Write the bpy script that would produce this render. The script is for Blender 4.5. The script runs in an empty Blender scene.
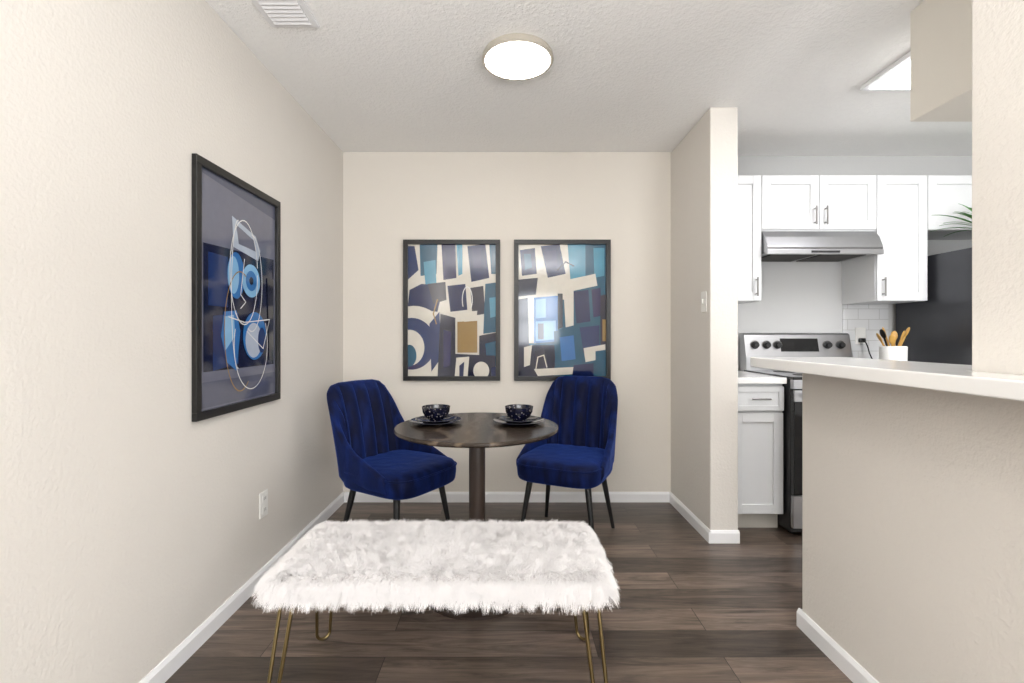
import bpy, bmesh, math, random
import numpy as np
from mathutils import Vector, Matrix
random.seed(4); np.random.seed(4)
scene = bpy.context.scene
COL = scene.collection
H = 2.44

# ---------------------------------------------------------------- materials
def lin(c):
    r = []
    for v in c:
        v = v/255.0
        r.append(v/12.92 if v <= 0.04045 else ((v+0.055)/1.055)**2.4)
    return (r[0], r[1], r[2], 1.0)

def mat(name, rgb, rough=0.5, metal=0.0, var=0.06, vscale=6.0, bump=0.0, bscale=60.0, bdist=0.002,
        sheen=0.0, sheen_tint=None, emit=0.0, emit_rgb=None, coat=0.0, spec=0.5, detail=3.0):
    m = bpy.data.materials.new(name); m.use_nodes = True
    nt = m.node_tree; N = nt.nodes; L = nt.links
    b = N['Principled BSDF']
    b.inputs['Roughness'].default_value = rough
    b.inputs['Metallic'].default_value = metal
    b.inputs['Specular IOR Level'].default_value = spec
    b.inputs['Coat Weight'].default_value = coat
    geo = N.new('ShaderNodeNewGeometry')
    nz = N.new('ShaderNodeTexNoise'); nz.inputs['Scale'].default_value = vscale
    nz.inputs['Detail'].default_value = 3
    L.new(geo.outputs['Position'], nz.inputs['Vector'])
    mx = N.new('ShaderNodeMix'); mx.data_type = 'RGBA'
    c = lin(rgb)
    mx.inputs['A'].default_value = tuple(min(1, v*(1-var)) for v in c[:3])+(1,)
    mx.inputs['B'].default_value = tuple(min(1, v*(1+var)) for v in c[:3])+(1,)
    L.new(nz.outputs['Fac'], mx.inputs['Factor'])
    L.new(mx.outputs['Result'], b.inputs['Base Color'])
    if bump > 0:
        n2 = N.new('ShaderNodeTexNoise'); n2.inputs['Scale'].default_value = bscale
        n2.inputs['Detail'].default_value = detail
        L.new(geo.outputs['Position'], n2.inputs['Vector'])
        bp = N.new('ShaderNodeBump'); bp.inputs['Strength'].default_value = bump
        bp.inputs['Distance'].default_value = bdist
        L.new(n2.outputs['Fac'], bp.inputs['Height'])
        L.new(bp.outputs['Normal'], b.inputs['Normal'])
    if sheen > 0:
        b.inputs['Sheen Weight'].default_value = sheen
        b.inputs['Sheen Roughness'].default_value = 0.3
        b.inputs['Sheen Tint'].default_value = lin(sheen_tint or rgb)
    if emit > 0:
        b.inputs['Emission Color'].default_value = lin(emit_rgb or rgb)
        b.inputs['Emission Strength'].default_value = emit
    return m

M = {}
M['wall'] = mat('wall_paint', (219, 214, 207), 0.75, var=0.015, bump=0.4, bscale=85, bdist=0.005, spec=0.25)
M['wall_back'] = mat('wall_paint_back', (220, 214, 205), 0.75, var=0.015, bump=0.25, bscale=90, bdist=0.003, spec=0.25)
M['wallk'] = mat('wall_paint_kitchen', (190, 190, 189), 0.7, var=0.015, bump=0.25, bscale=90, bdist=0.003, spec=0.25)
def ceil_mat():
    m = mat('ceiling_paint', (246, 245, 243), 0.9, var=0.02, vscale=40, spec=0.1)
    nt = m.node_tree; N = nt.nodes; L = nt.links; b = N['Principled BSDF']
    geo = N.new('ShaderNodeNewGeometry')
    nz = N.new('ShaderNodeTexNoise'); nz.inputs['Scale'].default_value = 60; nz.inputs['Detail'].default_value = 4; nz.inputs['Roughness'].default_value = .6
    L.new(geo.outputs['Position'], nz.inputs['Vector'])
    cr = N.new('ShaderNodeValToRGB'); cr.color_ramp.elements[0].position = .42; cr.color_ramp.elements[1].position = .65
    L.new(nz.outputs['Fac'], cr.inputs['Fac'])
    bp = N.new('ShaderNodeBump'); bp.inputs['Strength'].default_value = .5; bp.inputs['Distance'].default_value = .003
    L.new(cr.outputs['Color'], bp.inputs['Height']); L.new(bp.outputs['Normal'], b.inputs['Normal'])
    return m
M['ceil'] = ceil_mat()
M['trim'] = mat('trim_white', (234, 234, 235), 0.4, var=0.01)
M['cab'] = mat('cabinet_white', (216, 217, 218), 0.4, var=0.01)
M['plastic'] = mat('plastic_white', (232, 231, 227), 0.35, var=0.01)
M['quartz'] = mat('quartz_white', (236, 235, 233), 0.14, var=0.03, vscale=12)
M['frame'] = mat('frame_black', (16, 15, 15), 0.35, var=0.1)
M['blackm'] = mat('metal_black', (13, 13, 15), 0.4, var=0.1)
M['blackg'] = mat('glass_black', (8, 8, 10), 0.06, var=0.1)
M['steel'] = mat('stainless_steel', (178, 178, 180), 0.28, metal=1.0, var=0.05, vscale=30)
M['nickel'] = mat('brushed_nickel', (136, 134, 132), 0.3, metal=1.0, var=0.05)
M['fridge'] = mat('fridge_black_steel', (64, 65, 69), 0.3, metal=0.5, var=0.25, vscale=3)
M['brass'] = mat('brass_gold', (132, 115, 80), 0.3, metal=1.0, var=0.08)
M['wooddk'] = mat('wood_espresso', (52, 41, 35), 0.4, var=0.2, vscale=20)
M['ceramic'] = mat('ceramic_navy', (12, 15, 34), 0.08, var=0.2, coat=0.3)
M['fur'] = mat('fur_white', (240, 237, 236), 0.7, var=0.03, spec=0.2)
M['furbase'] = mat('fur_base', (212, 206, 204), 0.9, var=0.04)
M['green'] = mat('leaf_green', (84, 138, 70), 0.5, var=0.3, vscale=30)
M['woodlt'] = mat('wood_bamboo', (196, 152, 78), 0.45, var=0.15, vscale=30)
M['lamp'] = mat('lamp_diffuser', (255, 250, 240), 0.5, emit=24.0, emit_rgb=(255, 249, 240))
M['fluor'] = mat('fluorescent_diffuser', (255, 255, 255), 0.5, emit=10.0, emit_rgb=(252, 252, 255))
M['rim'] = mat('lamp_rim_satin', (176, 169, 157), 0.35, var=0.03)
M['dark'] = mat('slot_dark', (60, 58, 55), 0.7)
M['soffit'] = mat('soffit_paint', (228, 223, 213), 0.7, var=0.01, bump=0.2, bscale=90)
M['toe'] = mat('toe_kick', (200, 196, 188), 0.6)

def velvet_mat():
    m = mat('velvet_blue', (4, 10, 40), 0.7, var=0.5, vscale=12, sheen=0.34, sheen_tint=(86, 118, 205), bump=0.5, bscale=16, bdist=0.012, spec=0.15)
    nt = m.node_tree; N = nt.nodes; L = nt.links; b = N['Principled BSDF']
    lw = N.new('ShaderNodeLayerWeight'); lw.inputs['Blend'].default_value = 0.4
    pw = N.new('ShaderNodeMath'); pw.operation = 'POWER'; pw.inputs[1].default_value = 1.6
    src = b.inputs['Base Color'].links[0].from_socket
    tc = N.new('ShaderNodeTexCoord')
    mp = N.new('ShaderNodeMapping'); mp.inputs['Scale'].default_value = (16, 16, 4)
    n3 = N.new('ShaderNodeTexNoise'); n3.inputs['Scale'].default_value = 1.0; n3.inputs['Detail'].default_value = 3
    L.new(tc.outputs['Object'], mp.inputs['Vector']); L.new(mp.outputs['Vector'], n3.inputs['Vector'])
    cr = N.new('ShaderNodeValToRGB'); cr.color_ramp.elements[0].position = .45; cr.color_ramp.elements[1].position = .75
    cr.color_ramp.elements[0].color = (0, 0, 0, 1); cr.color_ramp.elements[1].color = (.42, .42, .42, 1)
    L.new(n3.outputs['Fac'], cr.inputs['Fac'])
    m0 = N.new('ShaderNodeMix'); m0.data_type = 'RGBA'; m0.inputs['B'].default_value = lin((24, 50, 124))  # highlight streaks along the folds, mixed into the base colour
    L.new(cr.outputs['Color'], m0.inputs['Factor']); L.new(src, m0.inputs['A'])
    mx = N.new('ShaderNodeMix'); mx.data_type = 'RGBA'; mx.inputs['B'].default_value = lin((26, 54, 128))  # velvet sheen at grazing angles, put into the base colour
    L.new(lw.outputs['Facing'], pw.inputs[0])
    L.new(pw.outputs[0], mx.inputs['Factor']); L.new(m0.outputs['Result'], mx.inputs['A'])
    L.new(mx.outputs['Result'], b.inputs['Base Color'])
    return m
M['velvet'] = velvet_mat()

def floor_mat():
    m = bpy.data.materials.new('vinyl_plank'); m.use_nodes = True
    nt = m.node_tree; N = nt.nodes; L = nt.links; b = N['Principled BSDF']
    geo = N.new('ShaderNodeNewGeometry')
    br = N.new('ShaderNodeTexBrick')
    br.offset = 0.37; br.offset_frequency = 2
    br.inputs['Scale'].default_value = 1.0
    br.inputs['Brick Width'].default_value = 1.22
    br.inputs['Row Height'].default_value = 0.155
    br.inputs['Mortar Size'].default_value = 0.0016
    br.inputs['Mortar Smooth'].default_value = 0.3
    br.inputs['Color1'].default_value = lin((72, 62, 55)); br.inputs['Color2'].default_value = lin((124, 109, 98))
    br.inputs['Mortar'].default_value = lin((36, 31, 28))
    mp0 = N.new('ShaderNodeMapping'); mp0.inputs['Location'].default_value = (5.33, 6.02, 0)
    L.new(geo.outputs['Position'], mp0.inputs['Vector'])
    L.new(mp0.outputs['Vector'], br.inputs['Vector'])
    mp = N.new('ShaderNodeMapping'); mp.inputs['Scale'].default_value = (1.6, 18, 1)
    add = N.new('ShaderNodeVectorMath'); add.operation = 'MULTIPLY_ADD'
    L.new(br.outputs['Color'], add.inputs[0]); add.inputs[1].default_value = (60, 60, 60)
    L.new(geo.outputs['Position'], add.inputs[2]); L.new(add.outputs[0], mp.inputs['Vector'])
    nz = N.new('ShaderNodeTexNoise'); nz.inputs['Scale'].default_value = 1.6; nz.inputs['Detail'].default_value = 8
    nz.inputs['Roughness'].default_value = 0.7; nz.inputs['Distortion'].default_value = 1.0
    L.new(mp.outputs['Vector'], nz.inputs['Vector'])
    cr = N.new('ShaderNodeValToRGB'); cr.color_ramp.elements[0].position = 0.34; cr.color_ramp.elements[1].position = 0.68
    cr.color_ramp.elements[0].color = (0.34, 0.32, 0.30, 1); cr.color_ramp.elements[1].color = (1.5, 1.47, 1.43, 1)
    L.new(nz.outputs['Fac'], cr.inputs['Fac'])
    mx = N.new('ShaderNodeMix'); mx.data_type = 'RGBA'; mx.blend_type = 'MULTIPLY'
    mx.inputs['Factor'].default_value = 1.0
    L.new(br.outputs['Color'], mx.inputs['A']); L.new(cr.outputs['Color'], mx.inputs['B'])
    L.new(mx.outputs['Result'], b.inputs['Base Color'])
    b.inputs['Roughness'].default_value = 0.29
    bp = N.new('ShaderNodeBump'); bp.inputs['Strength'].default_value = 0.25; bp.inputs['Distance'].default_value = 0.001
    L.new(nz.outputs['Fac'], bp.inputs['Height']); L.new(bp.outputs['Normal'], b.inputs['Normal'])
    return m
M['floor'] = floor_mat()

def marble_mat():
    m = mat('table_stone', (50, 42, 36), 0.26, var=0.25, vscale=7)
    nt = m.node_tree; N = nt.nodes; L = nt.links; b = N['Principled BSDF']
    geo = N.new('ShaderNodeNewGeometry')
    wv = N.new('ShaderNodeTexWave'); wv.inputs['Scale'].default_value = 1.9; wv.inputs['Distortion'].default_value = 11
    wv.inputs['Detail'].default_value = 5; wv.inputs['Detail Scale'].default_value = 1.8
    L.new(geo.outputs['Position'], wv.inputs['Vector'])
    cr = N.new('ShaderNodeValToRGB'); cr.color_ramp.elements[0].position = 0.0; cr.color_ramp.elements[1].position = 0.16
    cr.color_ramp.elements[0].color = lin((98, 84, 70)); cr.color_ramp.elements[1].color = lin((50, 41, 34))
    L.new(wv.outputs['Fac'], cr.inputs['Fac']); L.new(cr.outputs['Color'], b.inputs['Base Color'])
    return m
M['stone'] = marble_mat()

def speckle_mat():
    m = mat('ceramic_speckled', (12, 16, 46), 0.1, coat=0.3)
    nt = m.node_tree; N = nt.nodes; L = nt.links; b = N['Principled BSDF']
    geo = N.new('ShaderNodeNewGeometry')
    v = N.new('ShaderNodeTexVoronoi'); v.inputs['Scale'].default_value = 70
    L.new(geo.outputs['Position'], v.inputs['Vector'])
    cr = N.new('ShaderNodeValToRGB'); cr.color_ramp.elements[0].position = 0.16; cr.color_ramp.elements[1].position = 0.24
    cr.color_ramp.elements[0].color = lin((150, 142, 132)); cr.color_ramp.elements[1].color = lin((10, 13, 34))
    L.new(v.outputs['Distance'], cr.inputs['Fac']); L.new(cr.outputs['Color'], b.inputs['Base Color'])
    return m
M['speckle'] = speckle_mat()

def tile_mat():
    m = mat('tile_white', (228, 228, 228), 0.15)
    nt = m.node_tree; N = nt.nodes; L = nt.links; b = N['Principled BSDF']
    geo = N.new('ShaderNodeNewGeometry')
    mp = N.new('ShaderNodeMapping'); mp.inputs['Rotation'].default_value = (math.radians(90), 0, 0)
    L.new(geo.outputs['Position'], mp.inputs['Vector'])
    br = N.new('ShaderNodeTexBrick'); br.inputs['Scale'].default_value = 1
    br.inputs['Brick Width'].default_value = 0.15; br.inputs['Row Height'].default_value = 0.075; br.inputs['Mortar Size'].default_value = 0.002
    br.inputs['Color1'].default_value = lin((214, 214, 214)); br.inputs['Color2'].default_value = lin((208, 209, 210)); br.inputs['Mortar'].default_value = lin((180, 179, 177))
    L.new(mp.outputs['Vector'], br.inputs['Vector']); L.new(br.outputs['Color'], b.inputs['Base Color'])
    return m
M['tile'] = tile_mat()

# ---------------------------------------------------------------- helpers
def empty(name, loc=(0, 0, 0), rotz=0.0):
    e = bpy.data.objects.new(name, None); COL.objects.link(e)
    e.location = loc; e.rotation_euler = (0, 0, rotz); e.empty_display_size = 0.1
    return e

def finish(name, me, m, parent=None, local=False, smooth=False, bevel=0.0, seg=2):
    ob = bpy.data.objects.new(name, me); COL.objects.link(ob)
    if m is not None:
        for mm in (m if isinstance(m, list) else [m]): me.materials.append(mm)
    if smooth:
        for p in me.polygons: p.use_smooth = True
    if bevel > 0:
        bv = ob.modifiers.new('bevel', 'BEVEL'); bv.width = bevel; bv.segments = seg; bv.limit_method = 'ANGLE'
        bv.angle_limit = math.radians(40)
    if parent is not None:
        ob.parent = parent
        if not local:
            ob.matrix_parent_inverse = (Matrix.Translation(parent.location) @ Matrix.Rotation(parent.rotation_euler[2], 4, 'Z')).inverted()
    return ob

def mesh_from(name, verts, faces):
    me = bpy.data.meshes.new(name); me.from_pydata([tuple(v) for v in verts], [], faces)
    bm = bmesh.new(); bm.from_mesh(me); bmesh.ops.recalc_face_normals(bm, faces=bm.faces); bm.to_mesh(me); bm.free()
    return me

def box(name, x0, x1, y0, y1, z0, z1, m, parent=None, bevel=0.0, local=False, seg=2):
    v = [(x0, y0, z0), (x1, y0, z0), (x1, y1, z0), (x0, y1, z0), (x0, y0, z1), (x1, y0, z1), (x1, y1, z1), (x0, y1, z1)]
    f = [(0, 3, 2, 1), (4, 5, 6, 7), (0, 1, 5, 4), (1, 2, 6, 5), (2, 3, 7, 6), (3, 0, 4, 7)]
    return finish(name, mesh_from(name, v, f), m, parent, local, bevel=bevel, seg=seg)

def prism(name, pts, axis, a0, a1, m, parent=None, bevel=0.0, local=False, seg=2):
    def mk(p, a):
        return (a, p[0], p[1]) if axis == 'x' else ((p[0], a, p[1]) if axis == 'y' else (p[0], p[1], a))
    n = len(pts)
    v = [mk(p, a0) for p in pts]+[mk(p, a1) for p in pts]
    f = [tuple(range(n))[::-1], tuple(range(n, 2*n))]+[(i, (i+1) % n, n+(i+1) % n, n+i) for i in range(n)]
    return finish(name, mesh_from(name, v, f), m, parent, local, bevel=bevel, seg=seg)

def lathe(name, prof, loc, m, parent=None, n=48, local=False, axis='z'):
    v = []; f = []
    for r, z in prof:
        for i in range(n):
            a = 2*math.pi*i/n
            p = (r*math.cos(a), r*math.sin(a), z)
            if axis == 'y': p = (p[0], -p[2], p[1])
            if axis == 'x': p = (-p[2], p[0], p[1])
            v.append((p[0]+loc[0], p[1]+loc[1], p[2]+loc[2]))
    k = len(prof)
    for j in range(k-1):
        for i in range(n):
            f.append((j*n+i, j*n+(i+1) % n, (j+1)*n+(i+1) % n, (j+1)*n+i))
    f.append(tuple(range(n))[::-1]); f.append(tuple(range((k-1)*n, k*n)))
    ob = finish(name, mesh_from(name, v, f), m, parent, local, smooth=True)
    md = ob.modifiers.new('split', 'EDGE_SPLIT'); md.split_angle = math.radians(38)
    return ob

def rod(name, pts, r, m, parent=None, local=False, cyclic=False, r2=None, smoothc=False):
    cu = bpy.data.curves.new(name, 'CURVE'); cu.dimensions = '3D'; cu.bevel_depth = r; cu.bevel_resolution = 4
    cu.use_fill_caps = True
    sp = cu.splines.new('NURBS' if smoothc else 'POLY'); sp.points.add(len(pts)-1)
    for i, p in enumerate(pts):
        sp.points[i].co = (p[0], p[1], p[2], 1)
        if r2 is not None: sp.points[i].radius = 1+(r2/r-1)*i/(len(pts)-1)
    if smoothc: sp.use_endpoint_u = True; sp.order_u = 3
    sp.use_cyclic_u = cyclic
    cu.materials.append(m)
    tmp = bpy.data.objects.new('tmp', cu); COL.objects.link(tmp)
    dg = bpy.context.evaluated_depsgraph_get(); dg.update()
    me = bpy.data.meshes.new_from_object(tmp.evaluated_get(dg)); bpy.data.objects.remove(tmp)
    me.name = name
    return finish(name, me, m if len(me.materials) == 0 else None, parent, local, smooth=True)

def superloft(name, layers, a, b, m, parent=None, n=64, ex=5.0, c=(0, 0), local=True):
    v = []; f = []
    for z, s in layers:
        for i in range(n):
            t = 2*math.pi*i/n; ct, st = math.cos(t), math.sin(t)
            sa = a-(1-s)*min(a, b); sb = b-(1-s)*min(a, b)
            v.append((c[0]+sa*math.copysign(abs(ct)**(2/ex), ct), c[1]+sb*math.copysign(abs(st)**(2/ex), st), z))
    k = len(layers)
    for j in range(k-1):
        for i in range(n):
            f.append((j*n+i, j*n+(i+1) % n, (j+1)*n+(i+1) % n, (j+1)*n+i))
    f.append(tuple(range(n))[::-1]); f.append(tuple(range((k-1)*n, k*n)))
    return finish(name, mesh_from(name, v, f), m, parent, local, smooth=True)

# ---------------------------------------------------------------- room shell
XL = -1.165; XB = 1.122; YB = 3.35; YK = 3.42; XE = 4.2; YR = -3.5
YWG = 2.69; XW2 = 1.279
box('floor', XL-.12, XE+.12, YR-.12, YK+.12, -.08, 0, M['floor'])
box('ceiling', XL-.12, XE+.12, YR-.12, YK+.12, H, H+.1, M['ceil'])
box('wall_left', XL-.12, XL, YR-.12, YK+.12, 0, H, M['wall'])
box('wall_back', XL, XB, YB, YB+.19, 0, H, M['wall_back'])
box('wall_wing', XB, XW2, YWG, YK+.12, 0, H, M['wall'], bevel=.006, seg=3)
box('wall_kitchen', XW2, XE+.12, YK, YK+.12, 0, H, M['wallk'])
box('wall_east', XE, XE+.12, YR-.12, YK, 0, H, M['wallk'])
XH = 1.158
prism('wall_right', [(-.4, 0), (1.905, 0), (1.905, 1.028), (1.207, 1.028), (1.207, H), (-.4, H)], 'x', XH, XH+.13, M['wall'], bevel=.006, seg=3)
rw = empty('wall_rear', (1, YR, 0))
def rbox(n, x0, x1, z0, z1): box(n, x0, x1, YR-.12, YR, z0, z1, M['wall'], rw)
rbox('pier_a', XL, .12, 0, H); rbox('sill_a', .12, 1.05, 0, .95); rbox('head_a', .12, 1.05, 2.08, H)
rbox('pier_b', 1.05, 1.6, 0, H); rbox('head_b', 1.6, 3.7, 2.1, H); rbox('pier_c', 3.7, XE, 0, H)
w1 = empty('window_1', (.58, YR, .95))
for (x0, x1, z0, z1, n) in [(.12, .16, .95, 2.08, 'jamb_l'), (1.01, 1.05, .95, 2.08, 'jamb_r'), (.16, 1.01, .95, .99, 'rail_b'), (.16, 1.01, 2.04, 2.08, 'rail_t'), (.16, 1.01, 1.49, 1.53, 'rail_m'), (.57, .60, .99, 2.04, 'mullion')]:
    box(n, x0, x1, YR+.03, YR+.06, z0, z1, M['frame'], w1)
w2 = empty('window_2', (2.6, YR, 0))
for (x0, x1, z0, z1, n) in [(1.6, 1.66, 0, 2.1, 'jamb_l'), (3.64, 3.7, 0, 2.1, 'jamb_r'), (2.62, 2.68, 0, 2.1, 'stile'), (1.66, 3.64, 2.04, 2.1, 'rail_t'), (1.66, 3.64, 0, .05, 'rail_b')]:
    box(n, x0, x1, YR-.09, YR-.04, z0, z1, M['trim'], w2)

BH = .070; BT = .013
def bprof(face, sgn):
    return [(face, 0), (face+sgn*BT, 0), (face+sgn*BT, BH-.014), (face+sgn*BT*.4, BH), (face, BH)]
def bb_y(name, y0, y1, face, sgn): prism(name, bprof(face, sgn), 'y', y0, y1, M['trim'])
def bb_x(name, x0, x1, face, sgn): prism(name, bprof(face, sgn), 'x', x0, x1, M['trim'])
bb_y('baseboard_left', YR, YB, XL, 1)
bb_x('baseboard_back', XL+BT, XB-BT, YB, -1)
bb_y('baseboard_wing', YWG-BT, YB, XB, -1)
bb_x('baseboard_wing_end', XB, XW2+.003, YWG, -1)
bb_y('baseboard_right', -.4, 1.905+BT, XH, -1)
bb_x('baseboard_right_end', XH, XH+.13, 1.905, 1)

box('wall_soffit', 1.583, 1.95, .2, 1.90, 2.004, H, M['soffit'], bevel=.004)

# ---------------------------------------------------------------- bar counter
prism('bar_countertop', [(1.0, .5), (1.156, .5), (1.156, 1.209), (1.40, 1.209), (1.40, 2.0), (1.0, 2.0)], 'z', 1.029, 1.069, M['quartz'], bevel=.004)

# ---------------------------------------------------------------- ceiling things
LY = 2.185
cl = empty('ceiling_lamp', (.035, LY, H))
lathe('lamp_body', [(.152, H), (.160, H-.012), (.163, H-.030), (.157, H-.036), (.148, H-.034)], (.035, LY, 0), M['rim'], cl, 72)
lathe('lamp_diffuser', [(.148, H-.030), (.148, H-.0345), (.12, H-.039), (.02, H-.041)], (.035, LY, 0), M['lamp'], cl, 72)
kf = empty('fluorescent_ceiling_light', (2.12, 1.9, H))
box('housing', 1.80, 2.42, 1.28, 2.47, H-.022, H-.001, M['trim'], kf, .003)
box('diffuser', 1.83, 2.39, 1.31, 2.44, H-.028, H-.022, M['fluor'], kf)
av = empty('ceiling_vent', (-.875, 1.8, H))
vx0, vx1, vy0, vy1 = -.985, -.785, 1.60, 1.985
box('vent_plate', vx0, vx1, vy0, vy1, H-.008, H-.001, M['trim'], av, .002)
box('vent_core', vx0+.03, vx1-.03, vy0+.03, vy1-.03, H-.0095, H-.008, M['dark'], av)
for i in range(14):
    y = vy0+.035+i*.0235
    prism('louver_%d' % i, [(y, H-.010), (y+.015, H-.015), (y+.017, H-.013), (y+.003, H-.0085)], 'x', vx0+.025, vx1-.025, M['trim'], av)

# ---------------------------------------------------------------- electrics
def plate(name, kind, face_x, yc, zc, sgn):
    e = empty(name, (face_x, yc, zc))
    a, b = sorted((face_x+sgn*.0005, face_x+sgn*.006))
    box('plate', a, b, yc-.036, yc+.036, zc-.06, zc+.06, M['plastic'], e, .002)
    a, b = sorted((face_x+sgn*.006, face_x+sgn*.009))
    if kind == 'outlet':
        for i, dz in enumerate((-.026, .026)):
            box('socket_%d' % i, a, b, yc-.017, yc+.017, zc+dz-.017, zc+dz+.017, M['plastic'], e, .004)
            a2, b2 = sorted((face_x+sgn*.0088, face_x+sgn*.0094))
            box('slot_a%d' % i, a2, b2, yc-.009, yc-.006, zc+dz-.006, zc+dz+.008, M['dark'], e)
            box('slot_b%d' % i, a2, b2, yc+.006, yc+.009, zc+dz-.006, zc+dz+.008, M['dark'], e)
    else:
        box('toggle', *sorted((face_x+sgn*.006, face_x+sgn*.016)), yc-.006, yc+.006, zc-.012, zc+.014, M['plastic'], e, .002)
plate('wall_outlet', 'outlet', XL, 2.264, .365, 1)
plate('light_switch', 'switch', XB, 2.77, 1.355, -1)

# ---------------------------------------------------------------- framed art
PAL = {}
def pal(name, rgb):
    if name not in PAL: PAL[name] = mat('ink_'+name, rgb, 0.08, var=0.08, vscale=25, spec=0.65)
    return PAL[name]
C = dict(navy=(22, 34, 76), ink=(12, 14, 30), teal=(28, 82, 108), ltteal=(72, 138, 164), cream=(206, 201, 190), tan=(146, 118, 72), plum=(38, 38, 80),
         blue=(48, 108, 170), ltblue=(124, 172, 210), slate=(104, 106, 122), slate2=(82, 85, 103), pale=(172, 182, 198), white=(218, 218, 217), brown=(42, 42, 58), night=(18, 25, 52), mid=(28, 48, 94))
def ell(cx, cy, rx, ry, n=36, a0=0, a1=360):
    return [(cx+rx*math.cos(math.radians(a0+(a1-a0)*i/n)), cy+ry*math.sin(math.radians(a0+(a1-a0)*i/n))) for i in range(n+(0 if a1-a0 == 360 else 1))]

def art(name, O, right, nrm, w, h, U, shapes, strokes=(), dp=.028):
    O = Vector(O); right = Vector(right); nrm = Vector(nrm); dn = Vector((0, 0, -1)); s = w/U
    e = empty(name, O+right*w/2+dn*h/2)
    def P(u, v, d): return O+right*u+dn*v+nrm*d
    fw = .031
    def bar(nm, u0, u1, v0, v1, d0, d1, m, bev=.0015):
        vs = [P(u, v, d) for d in (d0, d1) for (u, v) in ((u0, v0), (u1, v0), (u1, v1), (u0, v1))]
        fs = [(0, 1, 2, 3), (7, 6, 5, 4), (0, 4, 5, 1), (1, 5, 6, 2), (2, 6, 7, 3), (3, 7, 4, 0)]
        return finish(nm, mesh_from(nm, vs, fs), m, e, bevel=bev)
    bar('frame_top', 0, w, 0, fw, .001, dp, M['frame']); bar('frame_bottom', 0, w, h-fw, h, .001, dp, M['frame'])
    bar('frame_left', 0, fw, fw, h-fw, .001, dp, M['frame']); bar('frame_right', w-fw, w, fw, h-fw, .001, dp, M['frame'])
    bar('backing', fw-.002, w-fw+.002, fw-.002, h-fw+.002, .001, .006, pal(shapes[0][0], C[shapes[0][0]]), 0)
    mats = []; verts = []; faces = []; mi = []
    d = .0062
    lo, hiu, hiv = fw, w-fw, h-fw
    def add(poly, col):
        nonlocal d
        pts = [(u*s, v*s) for u, v in poly]
        for ax, lim, keep in ((0, lo, 1), (0, hiu, -1), (1, lo, 1), (1, hiv, -1)):
            out = []
            for i in range(len(pts)):
                a, b = pts[i-1], pts[i]
                ia, ib = (a[ax]-lim)*keep >= 0, (b[ax]-lim)*keep >= 0
                if ia != ib:
                    t = (lim-a[ax])/(b[ax]-a[ax]); out.append((a[0]+(b[0]-a[0])*t, a[1]+(b[1]-a[1])*t))
                if ib: out.append(b)
            pts = out
            if not pts: return
        m = pal(col, C[col])
        if m not in mats: mats.append(m)
        i0 = len(verts)
        for u, v in pts: verts.append(P(u, v, d))
        faces.append(tuple(range(i0, i0+len(pts)))); mi.append(mats.index(m)); d += .00022
    for col, poly in shapes[1:]: add(poly, col)
    for col, wd, pts in strokes:
        for i in range(len(pts)-1):
            a = Vector(pts[i]); b = Vector(pts[i+1]); t = (b-a)
            if t.length < 1e-6: continue
            t.normalize(); q = Vector((-t.y, t.x))*wd/2; x = t*wd*.4
            dd = d; add([tuple(a-x+q), tuple(b+x+q), tuple(b+x-q), tuple(a-x-q)], col); d = dd+.000002
    me = bpy.data.meshes.new(name+'_print'); me.from_pydata([tuple(v) for v in verts], [], faces)
    ob = finish('print', me, mats, e)
    for p, k in zip(me.polygons, mi): p.material_index = k
    return e

A2 = [('cream',),
 ('cream', [(6, 4), (16, 4), (17, 20), (10, 30), (6, 24)]), ('mid', [(4, 6), (11, 6), (15, 30), (4, 40)]),
 ('teal', [(16, 4), (34, 4), (33, 34), (17, 36)]), ('ltteal', [(20, 22), (32, 20), (33, 44), (22, 46)]),
 ('plum', [(38, 4), (52, 4), (53, 38), (40, 40)]), ('ltteal', [(53, 4), (59, 4), (59, 34), (55, 36)]),
 ('navy', [(64, 6), (82, 4), (86, 38), (68, 42)]), ('plum', [(68, 8), (78, 8), (78, 28), (70, 28)]),
 ('teal', [(86, 4), (97, 4), (97, 34), (88, 34)]),
 ('navy', [(6, 50), (18, 44), (40, 46), (34, 72), (4, 68)]), ('brown', [(24, 44), (42, 42), (43, 60), (30, 64)]),
 ('navy', [(44, 46), (62, 44), (64, 70), (47, 72)]),
 ('brown', [(67, 48), (80, 46), (82, 74), (69, 76)]),
 ('teal', [(82, 44), (97, 42), (97, 92), (80, 94)]), ('ltteal', [(86, 58), (96, 57), (96, 76), (87, 78)]),
 ('cream', ell(10, 98, 33, 32)), ('mid', ell(8, 104, 24, 26)), ('plum', ell(8, 104, 24, 26, 30, 60, 150)), ('cream', ell(6, 108, 15, 18)), ('teal', ell(6, 116, 7, 11)),
 ('mid', [(26, 84), (36, 72), (38, 118), (28, 132)]), ('night', [(37, 74), (52, 78), (52, 141), (34, 141)]), ('plum', [(40, 90), (48, 92), (47, 126), (40, 128)]),
 ('tan', [(54, 82), (74, 81), (74, 113), (54, 113)]), ('cream', [(60, 72), (74, 71), (73, 81), (61, 82)]),
 ('night', [(76, 96), (97, 92), (97, 116), (76, 118)]), ('teal', [(82, 104), (97, 100), (97, 126), (84, 128)]),
 ('night', [(48, 114), (92, 116), (92, 141), (48, 141)]), ('cream', [(53, 118), (66, 117), (64, 141), (51, 141)]), ('navy', [(56, 126), (61, 122), (60, 138), (56, 138)]),
 ('cream', ell(78, 131, 8, 9)), ('navy', [(88, 128), (97, 126), (97, 141), (88, 141)]),
]
S2 = [('tan', 1.2, [(34, 60), (30, 74), (33, 84)]), ('white', .8, ell(64, 60, 5, 13, 16, 150, 400))]
art('framed_abstract_art', (-.741, YB, 1.825), (1, 0, 0), (0, -1, 0), .673, .978, 97, A2, S2)

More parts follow.
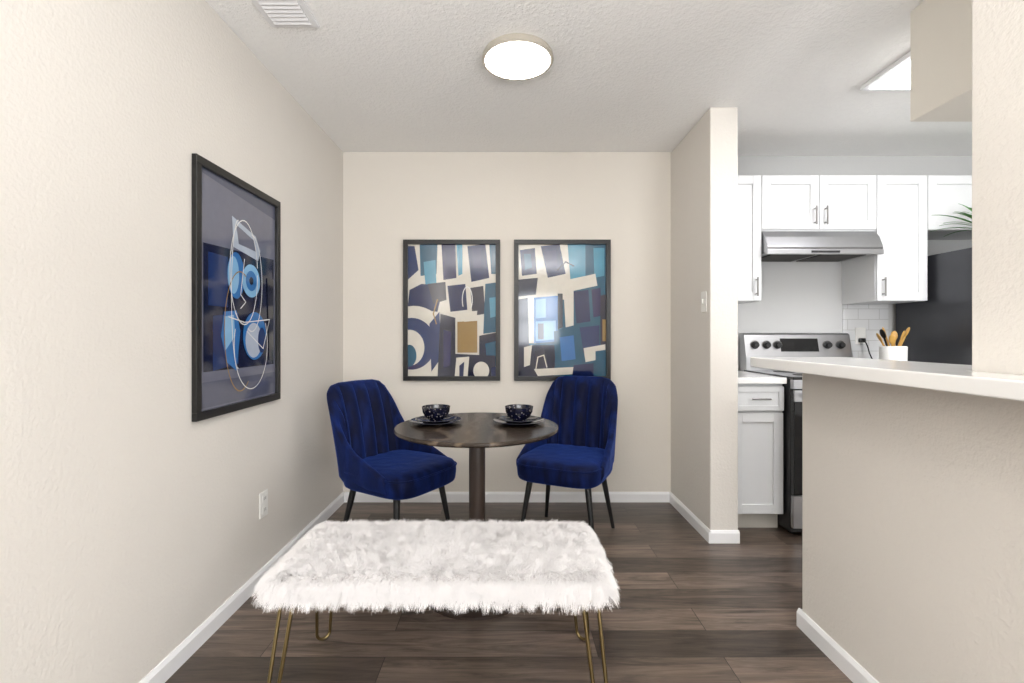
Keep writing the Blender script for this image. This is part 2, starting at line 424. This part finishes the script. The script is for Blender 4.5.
A3 = [('teal',),
 ('cream', [(4, 4), (60, 4), (60, 60), (4, 60)]),
 ('navy', [(6, 10), (21, 8), (23, 34), (8, 36)]), ('navy', [(27, 6), (46, 4), (52, 34), (34, 38)]), ('plum', [(30, 12), (42, 10), (44, 26), (33, 28)]),
 ('night', [(4, 40), (24, 38), (22, 55), (4, 57)]), ('teal', [(10, 14), (17, 14), (18, 28), (11, 30)]),
 ('ltteal', [(54, 4), (72, 4), (72, 40), (57, 42)]), ('teal', [(72, 4), (97, 4), (97, 50), (75, 50)]), ('ltteal', [(80, 8), (91, 8), (91, 36), (81, 38)]),
 ('cream', [(54, 40), (82, 34), (84, 46), (56, 52)]), ('navy', [(60, 52), (75, 50), (77, 82), (63, 84)]),
 ('plum', [(78, 50), (87, 48), (89, 76), (80, 78)]), ('night', [(4, 60), (15, 58), (15, 141), (4, 141)]), ('cream', [(14, 58), (20, 56), (22, 104), (15, 104)]),
 ('blue', [(20, 58), (44, 56), (44, 102), (20, 104)]), ('ltblue', [(22, 60), (32, 59), (32, 78), (22, 79)]), ('blue', [(34, 60), (43, 59), (43, 78), (34, 78)]),  # blue panes: a window reflection painted into the print
 ('ltblue', [(22, 82), (42, 81), (42, 100), (22, 102)]), ('slate2', [(24, 84), (30, 84), (30, 100), (24, 100)]),  # lower panes of the painted window reflection
 ('ink', [(44, 54), (49, 54), (49, 88), (44, 90)]), ('cream', [(50, 54), (60, 52), (60, 86), (52, 88)]),
 ('brown', [(87, 56), (97, 54), (97, 104), (87, 106)]), ('tan', [(89, 80), (94, 80), (94, 102), (89, 102)]),
 ('night', [(6, 106), (42, 106), (40, 141), (6, 141)]), ('cream', [(10, 108), (18, 106), (16, 126), (10, 128)]), ('brown', [(20, 112), (30, 108), (34, 128), (22, 130)]),
 ('teal', [(40, 92), (66, 88), (70, 130), (42, 134)]), ('blue', [(46, 98), (60, 96), (62, 120), (48, 122)]),
 ('mid', [(66, 88), (86, 86), (86, 112), (70, 114)]), ('cream', [(70, 109), (92, 105), (92, 119), (72, 123)]), ('teal', [(82, 112), (97, 110), (97, 141), (82, 141)]),
 ('cream', [(20, 130), (60, 128), (64, 135), (24, 137)]), ('navy', [(60, 126), (80, 124), (80, 141), (58, 141)]),
]
S3 = [('ink', 1.2, [(44, 30), (52, 22), (60, 26)]), ('cream', 1.0, [(22, 130), (24, 118), (30, 116), (33, 128)])]
art('framed_abstract_art', (.028, YB, 1.825), (1, 0, 0), (0, -1, 0), .670, .978, 97, A3, S3)

A1 = [('slate',),
 ('slate2', [(3, 3), (64, 3), (64, 10), (3, 5)]), ('night', [(6, 32), (61, 30), (61, 82), (6, 82)]), ('mid', [(9, 35), (22, 35), (22, 56), (9, 56)]),
 ('slate2', [(3, 86), (64, 86), (64, 96), (3, 96)]), ('mid', [(12, 60), (30, 58), (30, 80), (12, 82)]),
 ('pale', [(25, 17), (44, 22), (48, 28), (46, 33), (26, 30)]), ('slate', [(28, 20), (42, 24), (44, 29), (30, 28)]),
 ('blue', ell(28, 42, 6.5, 10)), ('ltblue', ell(26, 42, 4.2, 8)), ('ltblue', ell(40, 43, 7.5, 7.5)), ('blue', ell(40, 43, 4.6, 4.6)), ('night', ell(40, 43, 1.8, 1.8)),
 ('blue', [(19, 58), (28, 57), (31, 66), (28, 83), (21, 79), (17, 68)]), ('ltblue', [(19, 60), (26, 59), (27, 68), (20, 74)]),
 ('blue', ell(43, 68, 10, 11)), ('pale', ell(42, 70, 7, 8)), ('mid', ell(49, 70, 3.5, 6)), ('ink', [(54, 40), (60, 40), (60, 80), (56, 80)]),
]
S1 = [('white', .5, ell(34, 40, 11, 23, 40)), ('white', .45, ell(40, 44, 9, 22, 40, -90, 110)), ('tan', .5, ell(31, 66, 12, 26, 40, 60, 290)),
      ('white', .45, [(34, 34), (31, 50), (35, 53), (31, 56)]), ('white', .45, ell(40, 72, 14, 20, 40, -30, 200)), ('white', .45, [(22, 60), (34, 62), (56, 60), (50, 74), (36, 66)]),
      ('white', .45, ell(29, 50, 5, 32, 30, 90, 270))]
art('framed_face_art', (XL, 1.754, 1.825), (0, 1, 0), (1, 0, 0), .643, .982, 65.5, A1, S1, dp=.02)

# ---------------------------------------------------------------- dining chairs
def dining_chair(loc, rot):
    e = empty('dining_chair', loc, rot)   # local front is -Y
    S = .60; ns = 200
    hs = [(0, .90), (.12, .897), (.17, .885), (.21, .855), (.245, .79), (.28, .70), (.32, .62), (.38, .565), (.46, .53), (.53, .50), (.60, .465)]
    hx = [a for a, _ in hs]; hz = [b for _, b in hs]
    V = []; F = []
    def plan(a):
        if a < .165: return (a, .22, 0, 1)
        if a < .275:
            t = (a-.165)/.07; return (.165+.07*math.sin(t), .15+.07*math.cos(t), math.sin(t), math.cos(t))
        return (.235+.02*min(1, (a-.275)/.2), .15-(a-.275), 1, 0)
    nl = None
    for i in range(ns+1):
        s = -S+2*S*i/ns; a = abs(s); sg = 1 if s >= 0 else -1
        px, py, nx, ny = plan(a)
        top = float(np.interp(a, hx, hz)); zb = .372
        th = .034
        sc = 0.0
        if a < .27: sc = .038*abs(math.cos(math.pi*s/.088))**.6*min(1, (.27-a)/.03)
        loop = []
        for k in range(10):
            z = zb+(top-.02-zb)*k/9; off = -.03*max(0, 1-(z-zb)/.06)**2; loop.append((off, z))
        for k in range(1, 6):
            an = math.pi*k/6; loop.append((-th/2+th/2*math.cos(an), top-.02+.02*math.sin(an)))
        for k in range(16):
            z = top-.02-(top-.02-zb)*k/15
            q = min(1, (top-z)/.06)
            loop.append((-th-sc*q-.010*math.sin(math.pi*min(1, (top-z)/.4)), z))
        nl = len(loop)
        for off, z in loop:
            x = px+nx*off; y = py+ny*off
            zz = max(0, z-.44)
            x *= 1.0+.06*zz*(1-ny*.3)
            y += .20*zz+.12*zz*zz
            V.append((sg*x, y, z))
    for i in range(ns):
        for k in range(nl):
            k2 = (k+1) % nl
            F.append((i*nl+k, i*nl+k2, (i+1)*nl+k2, (i+1)*nl+k))
    F.append(tuple(range(nl))); F.append(tuple(range(ns*nl, ns*nl+nl)))
    finish('back_shell', mesh_from('back_shell', V, F), M['velvet'], e, True, smooth=True)
    sc_ = (0, -.04); sa_, sb_ = .243, .25
    superloft('seat', [(.362, .93), (.368, .965), (.38, .985), (.42, 1), (.445, .995), (.462, .975), (.474, .94), (.481, .87), (.485, .75), (.486, .5)], sa_, sb_, M['velvet'], e, ex=4.5, c=sc_)
    rod('seat_piping', [(sa_*1.003*math.copysign(abs(math.cos(t))**(2/4.5), math.cos(t)), sc_[1]+sb_*1.003*math.copysign(abs(math.sin(t))**(2/4.5), math.sin(t)), .452) for t in [2*math.pi*i/64 for i in range(64)]], .004, M['velvet'], e, True, cyclic=True)
    box('under_frame', -.18, .18, -.2, .17, .345, .364, M['blackm'], e, .004, True)
    k = 0
    for sx in (-1, 1):
        for sy in (-1, 1):
            k += 1
            rod('leg_%d' % k, [(sx*.165, sy*.155-.02, .362), (sx*.215, sy*.215-.01, .001)], .018, M['blackm'], e, True, r2=.010)
    return e
dining_chair((-.625, 2.62, 0), math.radians(58))
dining_chair((.340, 2.80, 0), math.radians(-25))

# ---------------------------------------------------------------- table
TX, TY, TZ = -.15, 2.19, .75
tb = empty('round_dining_table', (TX, TY, 0))
lathe('table_top', [(.335, TZ-.024), (.362, TZ-.020), (.37, TZ-.012), (.37, TZ-.004), (.366, TZ)], (TX, TY, 0), M['stone'], tb, 96)
lathe('under_plate', [(.12, TZ-.034), (.12, TZ-.024)], (TX, TY, 0), M['blackm'], tb)
lathe('column', [(.037, .02), (.037, TZ-.034)], (TX, TY, 0), M['wooddk'], tb)
lathe('base', [(.24, 0), (.24, .012), (.22, .022), (.05, .028), (.037, .04)], (TX, TY, 0), M['wooddk'], tb, 72)

def setting(x, y):
    z = TZ
    p = empty('dinner_plate', (x, y, z))
    lathe('plate', [(.07, z), (.075, z+.002), (.118, z+.014), (.121, z+.016), (.118, z+.018), (.075, z+.006), (.02, z+.005)], (x, y, 0), M['ceramic'], p, 64)
    z1 = z+.0065
    p2 = empty('salad_plate', (x, y, z1))
    lathe('plate', [(.05, z1), (.06, z1+.002), (.092, z1+.014), (.095, z1+.016), (.092, z1+.018), (.06, z1+.006), (.02, z1+.005)], (x, y, 0), M['ceramic'], p2, 64)
    z2 = z1+.0065
    b = empty('bowl', (x, y, z2))
    lathe('bowl_body', [(.03, z2), (.032, z2+.006), (.05, z2+.018), (.062, z2+.04), (.066, z2+.066), (.063, z2+.067), (.058, z2+.042), (.045, z2+.022), (.01, z2+.014)], (x, y, 0), M['speckle'], b, 64)
setting(-.345, 2.24); setting(.042, 2.24)

# ---------------------------------------------------------------- fur bench
BX, BY = -.217, 1.615
bench = empty('faux_fur_bench', (BX, BY, 0))
hx_, hy_ = .502, .203
superloft('seat_pad', [(.386, .96), (.390, .99), (.400, 1), (.414, 1), (.430, .985), (.438, .95), (.442, .9), (.443, .6)], hx_, hy_, M['furbase'], bench, ex=7)
box('seat_board', -.47, .47, -.165, .165, .368, .386, M['blackm'], bench, .002, True)
def fur():
    Nn = 125000
    r = np.random.rand
    nt = int(Nn*.70)
    x = np.empty(Nn); y = np.empty(Nn); z = np.empty(Nn); ox = np.zeros(Nn); oy = np.zeros(Nn); up = np.ones(Nn); g = np.full(Nn, .12)
    x[:nt] = (r(nt)*2-1)*hx_; y[:nt] = (r(nt)*2-1)*hy_; z[:nt] = .441
    ex = np.clip(np.abs(x[:nt])-(hx_-.06), 0, .06)/.06; ey = np.clip(np.abs(y[:nt])-(hy_-.05), 0, .05)/.05
    ox[:nt] = np.sign(x[:nt])*ex**1.5; oy[:nt] = np.sign(y[:nt])*ey**1.5; z[:nt] -= .014*np.maximum(ex, ey)**3
    g[:nt] = .18+.45*np.maximum(ex, ey)
    ns = Nn-nt; per = r(ns)*(4*hx_+4*hy_)
    sx = np.zeros(ns); sy = np.zeros(ns); nx = np.zeros(ns); ny = np.zeros(ns)
    m = per < 2*hx_; sx[m] = per[m]-hx_; sy[m] = -hy_; ny[m] = -1
    m = (per >= 2*hx_) & (per < 4*hx_); sx[m] = per[m]-3*hx_; sy[m] = hy_; ny[m] = 1
    m = (per >= 4*hx_) & (per < 4*hx_+2*hy_); sy[m] = per[m]-4*hx_-hy_; sx[m] = -hx_; nx[m] = -1
    m = per >= 4*hx_+2*hy_; sy[m] = per[m]-4*hx_-3*hy_; sx[m] = hx_; nx[m] = 1
    x[nt:] = sx*.99; y[nt:] = sy*.99; z[nt:] = .392+r(ns)*.044
    ox[nt:] = nx; oy[nt:] = ny; up[nt:] = .2; g[nt:] = .72
    P0 = np.stack([x, y, z], 1)
    D = np.stack([ox*1.1+(r(Nn)-.5)*1.35, oy*1.1+(r(Nn)-.5)*1.35-.15, up*(.65+.4*r(Nn))], 1)
    D /= np.linalg.norm(D, axis=1)[:, None]
    Ln = .031+.027*r(Nn)**1.3; Ln[nt:] -= .003
    K = 6; T = np.linspace(0, 1, K)
    pts = P0[:, None, :]+D[:, None, :]*(Ln[:, None, None]*T[None, :, None])
    pts[:, :, 2] -= (g*Ln)[:, None]*(T**2)[None, :]
    ph = r(Nn)*6.28; am = .004*r(Nn)
    pts[:, :, 0] += am[:, None]*np.sin(ph[:, None]+T[None, :]*5)*T; pts[:, :, 1] += am[:, None]*np.cos(ph[:, None]+T[None, :]*5)*T
    nc = 2800; ci = np.random.choice(Nn, nc, replace=False); cp = P0[ci].astype(np.float32)
    near = np.empty(Nn, int)
    for s in range(0, Nn, 2000):
        dd = ((P0[s:s+2000, None, :].astype(np.float32)-cp[None])**2).sum(2); near[s:s+2000] = dd.argmin(1)
    tgt = pts[ci[near]]
    wgt = (T**1.2)[None, :, None]*(.25+.45*r(Nn))[:, None, None]
    pts = pts*(1-wgt)+tgt*wgt
    hc = bpy.data.hair_curves.new('fur')
    hc.add_curves([K]*Nn)
    hc.attributes['position'].data.foreach_set('vector', pts.reshape(-1).astype(np.float32))
    rad = np.tile(np.linspace(.00060, .00015, K), Nn).astype(np.float32)
    at = hc.attributes.get('radius') or hc.attributes.new('radius', 'FLOAT', 'POINT')
    at.data.foreach_set('value', rad)
    hc.materials.append(M['fur'])
    ob = bpy.data.objects.new('fur', hc); COL.objects.link(ob); ob.parent = bench
fur()
k = 0
for sx in (-1, 1):
    for sy in (-1, 1):
        k += 1
        topc = Vector((sx*.460, sy*.15, .368)); foot = Vector((sx*.492, sy*.21, 0))
        t = Vector((sx*.8, -sy*.6, 0)).normalized()
        rr = .024; pts = [topc+t*.032]
        for i in range(13):
            a = math.pi*i/12
            pts.append(Vector((foot.x, foot.y, 0))+t*rr*math.cos(a)+Vector((0, 0, .0065+rr-rr*math.sin(a))))
        pts.append(topc-t*.032)
        rod('hairpin_leg_%d' % k, [tuple(p) for p in pts], .006, M['brass'], bench, True)
        box('leg_plate_%d' % k, topc.x-.045, topc.x+.045, topc.y-.035, topc.y+.035, .363, .368, M['brass'], bench, .001, True)

# ---------------------------------------------------------------- kitchen
def shaker(prefix, x0, x1, z0, z1, yf, e, rail=.055):
    g = .002; x0 += g; x1 -= g; z0 += g; z1 -= g
    box(prefix+'_panel', x0+rail-.003, x1-rail+.003, yf+.010, yf+.018, z0+rail-.003, z1-rail+.003, M['cab'], e)
    box(prefix+'_stile_l', x0, x0+rail, yf, yf+.018, z0, z1, M['cab'], e, .0015)
    box(prefix+'_stile_r', x1-rail, x1, yf, yf+.018, z0, z1, M['cab'], e, .0015)
    box(prefix+'_rail_b', x0+rail, x1-rail, yf, yf+.018, z0, z0+rail, M['cab'], e, .0015)
    box(prefix+'_rail_t', x0+rail, x1-rail, yf, yf+.018, z1-rail, z1, M['cab'], e, .0015)
def handle_v(prefix, x, zc, yf, e, L=.12):
    rod(prefix, [(x, yf-.001, zc-L/2+.015), (x, yf-.028, zc-L/2+.015)], .004, M['nickel'], e)
    rod(prefix+'_b', [(x, yf-.001, zc+L/2-.015), (x, yf-.028, zc+L/2-.015)], .004, M['nickel'], e)
    rod(prefix+'_bar', [(x, yf-.028, zc-L/2), (x, yf-.028, zc+L/2)], .0055, M['nickel'], e)
def handle_h(prefix, xc, z, yf, e, L=.13):
    rod(prefix, [(xc-L/2+.015, yf-.001, z), (xc-L/2+.015, yf-.028, z)], .004, M['nickel'], e)
    rod(prefix+'_b', [(xc+L/2-.015, yf-.001, z), (xc+L/2-.015, yf-.028, z)], .004, M['nickel'], e)
    rod(prefix+'_bar', [(xc-L/2, yf-.028, z), (xc+L/2, yf-.028, z)], .0055, M['nickel'], e)

ZT = 2.193; ZBt = 1.383; YU = 3.09; YW = YK-.002
X1, X2, X3 = 1.622, 2.362, 2.69
XA = XW2+.004
u1 = empty('upper_cabinet_tall', (1.44, 3.25, ZBt))
box('carcass', XA, X1-.001, YU+.018, YW, ZBt, ZT, M['cab'], u1)
shaker('door', XA, X1-.001, ZBt, ZT, YU, u1); handle_v('handle', X1-.04, ZBt+.09, YU, u1)
u2 = empty('upper_cabinet_over_hood', (1.99, 3.25, 1.84))
box('carcass', X1, X2, YU+.018, YW, 1.835, ZT, M['cab'], u2)
shaker('door_a', X1, 1.992, 1.845, ZT, YU, u2); shaker('door_b', 1.992, X2, 1.845, ZT, YU, u2)
handle_v('handle_a', 1.992-.035, 1.93, YU, u2); handle_v('handle_c', 1.992+.035, 1.93, YU, u2)
u3 = empty('upper_cabinet_narrow', (2.52, 3.25, ZBt))
box('carcass', X2+.001, X3, YU+.018, YW, ZBt, ZT, M['cab'], u3)
shaker('door', X2+.001, X3, ZBt, ZT, YU, u3); handle_v('handle', X2+.035, ZBt+.09, YU, u3)
u4 = empty('upper_cabinet_over_fridge', (3.1, 3.25, 1.84))
box('carcass', X3+.001, 3.60, YU+.018, YW, 1.84, ZT, M['cab'], u4)
shaker('door_a', X3+.001, 3.145, 1.84, ZT, YU, u4); shaker('door_b', 3.145, 3.60, 1.84, ZT, YU, u4)

rh = empty('range_hood', (1.99, 3.2, 1.7))
prism('hood_body', [(3.045, 1.685), (3.03, 1.72), (3.06, 1.790), (3.095, 1.832), (YW, 1.832), (YW, 1.685)], 'x', X1+.004, X2-.004, M['steel'], rh, .002)
box('hood_rim', X1+.002, X2-.002, 3.026, 3.05, 1.674, 1.704, M['steel'], rh, .002)
box('filter_a', X1+.06, 1.97, 3.10, 3.37, 1.679, 1.6845, M['dark'], rh); box('filter_b', 2.01, X2-.06, 3.10, 3.37, 1.679, 1.6845, M['dark'], rh)
box('control_strip', 1.9, 2.08, 3.023, 3.026, 1.682, 1.696, M['blackm'], rh)

box('trim_backsplash', X2+.006, X3, YK-.008, YK-.0005, .956, ZBt-.001, M['tile'])

def base_cab(x0, x1, door=True):
    e = empty('base_cabinet', ((x0+x1)/2, 3.1, 0))
    box('carcass', x0, x1, 2.848, YW, .10, .876, M['cab'], e)
    box('toe_kick', x0, x1, 2.90, YW, 0, .10, M['toe'], e)
    box('face_frame', x0, x0+.03, 2.83, 2.848, .10, .876, M['cab'], e)
    box('drawer_front', x0+.03, x1-.002, 2.83, 2.848, .715, .860, M['cab'], e, .002)
    shaker('drawer', x0+.03, x1-.002, .715, .860, 2.822, e, .03)
    shaker('door', x0+.03, x1-.002, .105, .705, 2.83, e)
    handle_h('handle', (x0+x1)/2+.015, .79, 2.82, e, .11)
    c = empty('kitchen_countertop', ((x0+x1)/2, 3.1, .88))
    box('slab', x0, x1, 2.80, YW, .878, .914, M['quartz'], c, .003)
    box('splash', x0, x1, YW-.02, YW-.001, .914, .95, M['quartz'], c, .002)
base_cab(XA, X1-.006)
base_cab(X2+.006, X3-.004)

rg = empty('electric_range', (1.99, 3.05, 0))
ra, rb = X1, X2
box('body', ra+.001, rb-.001, 2.78, 3.38, .02, .905, M['blackm'], rg, .003)
for i, (fx, fy) in enumerate(((ra+.04, 2.84), (rb-.04, 2.84), (ra+.04, 3.34), (rb-.04, 3.34))):
    lathe('foot_%d' % i, [(.018, 0), (.018, .022)], (fx, fy, 0), M['blackm'], rg, 16)
box('drawer', ra+.004, rb-.004, 2.755, 2.782, .05, .235, M['steel'], rg, .003)
box('oven_door', ra+.003, rb-.003, 2.745, 2.782, .245, .845, M['blackg'], rg, .004)
box('door_trim', ra+.003, rb-.003, 2.742, 2.76, .78, .845, M['steel'], rg, .003)
rod('door_handle', [(ra+.06, 2.70, .815), (rb-.06, 2.70, .815)], .011, M['steel'], rg)
for xx in (ra+.09, rb-.09): rod('handle_post', [(xx, 2.745, .815), (xx, 2.70, .815)], .008, M['steel'], rg)
box('front_strip', ra+.002, rb-.002, 2.75, 2.785, .852, .905, M['steel'], rg, .003)
box('cooktop', ra, rb, 2.75, 3.33, .905, .922, M['blackg'], rg, .004)
for i, (bx, by, br_) in enumerate(((ra+.2, 2.9, .1), (rb-.2, 2.9, .08), (ra+.2, 3.17, .075), (rb-.2, 3.17, .1))):
    lathe('burner_%d' % i, [(br_, .9222), (br_, .9232)], (bx, by, 0), M['dark'], rg, 40)
prism('backguard', [(3.30, .905), (3.30, 1.01), (3.335, 1.165), (3.35, 1.178), (3.40, 1.178), (3.40, .905)], 'x', ra+.002, rb-.002, M['steel'], rg, .004)
def bg(z): return 3.30+(z-1.01)*.035/.155
prism('display', [(bg(1.05)-.003, 1.05), (bg(1.14)-.003, 1.14), (bg(1.14)+.01, 1.14), (bg(1.05)+.01, 1.05)], 'x', 1.87, 2.13, M['blackg'], rg)
for i, kx in enumerate((ra+.07, ra+.15, ra+.205+.02, rb-.17, rb-.08)):
    lathe('knob_%d' % i, [(.027, .0), (.026, .012), (.021, .014), (.019, .03), (.017, .033)], (kx, bg(1.095), 1.095), M['blackm'], rg, 28, axis='y')
    lathe('knob_ring_%d' % i, [(.032, .0), (.032, .003)], (kx, bg(1.095), 1.095), M['nickel'], rg, 28, axis='y')

ko = empty('kitchen_outlet', (2.49, YK, 1.17))
box('plate', 2.452, 2.525, YK-.014, YK-.0085, 1.10, 1.215, M['plastic'], ko, .002)
box('plug', 2.470, 2.505, YK-.045, YK-.014, 1.112, 1.142, M['blackm'], ko, .005)
rod('cord', [(2.487, YK-.045, 1.127), (2.49, YK-.07, 1.11), (2.52, YK-.06, 1.02), (2.56, YK-.06, .96), (2.60, YK-.07, .955)], .004, M['blackm'], ko, smoothc=True)

ux, uy, uz = 2.475, 3.10, .914
uc = empty('utensil_crock', (ux, uy, uz))
lathe('crock', [(.062, uz), (.07, uz+.004), (.073, uz+.17), (.07, uz+.178), (.064, uz+.175), (.062, uz+.02), (.01, uz+.018)], (ux, uy, 0), M['plastic'], uc, 48)
for i in range(8):
    a = i/8*6.28+.4; dx, dy = math.cos(a), math.sin(a)
    L0 = .20+.06*((i*37) % 5)/5
    b0 = Vector((ux-dx*.02, uy-dy*.02, uz+.03)); b1 = Vector((ux+dx*.075, uy+dy*.03, uz+L0))
    rod('utensil_%d' % i, [tuple(b0), tuple(b1)], .006, M['woodlt'] if i % 4 else M['blackm'], uc)
    hd = bpy.data.meshes.new('head'); bm = bmesh.new()
    bmesh.ops.create_uvsphere(bm, u_segments=16, v_segments=10, radius=1)
    q = (b1-b0).to_track_quat('Z', 'Y').to_matrix().to_4x4()
    bmesh.ops.transform(bm, matrix=Matrix.Translation(b1+(b1-b0).normalized()*.022) @ q @ Matrix.Diagonal((.019, .006, .034, 1)), verts=bm.verts)
    bm.to_mesh(hd); bm.free(); finish('utensil_head_%d' % i, hd, M['woodlt'] if i % 4 else M['blackm'], uc, smooth=True)

fr = empty('refrigerator', (3.12, 3.0, 0))
fa, fb = 2.72, 3.56; FT = 1.68
box('cabinet', fa, fb, 2.70, 3.39, .03, FT, M['fridge'], fr, .006)
box('door_lower', fa, fb, 2.63, 2.697, .06, 1.16, M['fridge'], fr, .008)
box('door_upper', fa, fb, 2.63, 2.697, 1.17, FT-.005, M['fridge'], fr, .008)
for i, (fx, fy) in enumerate(((fa+.06, 2.76), (fb-.06, 2.76), (fa+.06, 3.33), (fb-.06, 3.33))):
    lathe('foot_%d' % i, [(.02, 0), (.02, .032)], (fx, fy, 0), M['blackm'], fr, 16)
rod('handle_a', [(fa+.06, 2.629, .6), (fa+.06, 2.58, .62), (fa+.06, 2.58, 1.1), (fa+.06, 2.629, 1.12)], .009, M['nickel'], fr)
rod('handle_b', [(fa+.06, 2.629, 1.21), (fa+.06, 2.58, 1.23), (fa+.06, 2.58, 1.55), (fa+.06, 2.629, 1.57)], .009, M['nickel'], fr)

px, py, pz = 2.86, 2.84, FT
pp = empty('potted_fern', (px, py, pz))
lathe('pot', [(.045, pz), (.05, pz+.003), (.065, pz+.10), (.06, pz+.102), (.055, pz+.09), (.01, pz+.088)], (px, py, 0), M['plastic'], pp, 32)
for i in range(34):
    a = i*2.4; el = .45+.9*random.random(); L0 = .28+.13*random.random()
    dirv = Vector((math.cos(a), math.sin(a), 0)); pts = []
    for k in range(9):
        t = k/8; pts.append(Vector((px, py, pz+.08))+dirv*(L0*t*math.cos(el*.8))+Vector((0, 0, 1))*(L0*math.sin(el)*t-.13*t*t))
    V = []; F = []
    side = Vector((-dirv.y, dirv.x, 0))
    for k, p in enumerate(pts):
        w = .011*math.sin(math.pi*min(1, (k+.5)/8.6))+.001
        V += [p-side*w, p+Vector((0, 0, -.002)), p+side*w]
    for k in range(8):
        F += [(3*k, 3*k+1, 3*k+4, 3*k+3), (3*k+1, 3*k+2, 3*k+5, 3*k+4)]
    finish('leaf_%d' % i, mesh_from('leaf', V, F), M['green'], pp, smooth=True)

pc = empty('peninsula_cabinet', (1.6, 1.5, 0))
box('carcass', 1.293, 1.87, .25, 1.88, .10, .876, M['cab'], pc)
box('toe_kick', 1.293, 1.80, .25, 1.88, 0, .10, M['toe'], pc)
box('slab', 1.293, 1.90, .22, 1.895, .877, .914, M['quartz'], pc, .003)
for i in range(4):
    y0 = .26+i*.405
    box('door_%d' % i, 1.870, 1.888, y0, y0+.398, .11, .70, M['cab'], pc, .002); box('drawer_%d' % i, 1.870, 1.888, y0, y0+.398, .71, .865, M['cab'], pc, .002)

# ---------------------------------------------------------------- lighting
def area(name, loc, rot, sx, sy, e, col=(1, 1, 1)):
    l = bpy.data.lights.new(name, 'AREA'); l.shape = 'RECTANGLE'; l.size = sx; l.size_y = sy; l.energy = e; l.color = col
    o = bpy.data.objects.new(name, l); COL.objects.link(o); o.location = loc; o.rotation_euler = rot
    return o
area('window_daylight_a', (.585, YR+.02, 1.51), (math.radians(90), 0, 0), .85, 1.05, 26, (.96, .98, 1))
area('window_daylight_b', (2.65, YR+.02, 1.07), (math.radians(90), 0, 0), 1.95, 1.95, 112, (.97, .985, 1))
area('living_fill_up', (.1, -1.4, 1.35), (math.radians(180), 0, 0), 2.0, 1.6, 150, (.98, .99, 1))  # added fill behind the camera to brighten the ceiling, no actual lamp
area('living_fill_down', (.6, -1.6, 2.36), (0, 0, 0), 1.0, 1.0, 14, (.97, .98, 1))  # added soft fill from above, unseen, not a known fixture
area('kitchen_fill_up', (2.6, 1.3, 1.95), (math.radians(180), 0, 0), .8, .8, 22, (.98, .99, 1))  # added hidden fill that lifts the kitchen ceiling, no actual lamp

w = bpy.data.worlds.new('World'); scene.world = w; w.use_nodes = True
bgn = w.node_tree.nodes['Background']; bgn.inputs['Color'].default_value = (.85, .92, 1, 1); bgn.inputs['Strength'].default_value = 1.2

# ---------------------------------------------------------------- camera
cam = bpy.data.cameras.new('camera'); co = bpy.data.objects.new('camera', cam); COL.objects.link(co)
co.location = (0, 0, 1.157); co.rotation_euler = (math.radians(90), 0, 0)
cam.sensor_width = 36; cam.lens = 480/1024*36
cam.shift_x = 2/1024; cam.shift_y = -5.5/1024; cam.clip_start = .02
scene.camera = co
scene.view_settings.view_transform = 'Standard'
scene.view_settings.look = 'None'
scene.view_settings.exposure = 0.34
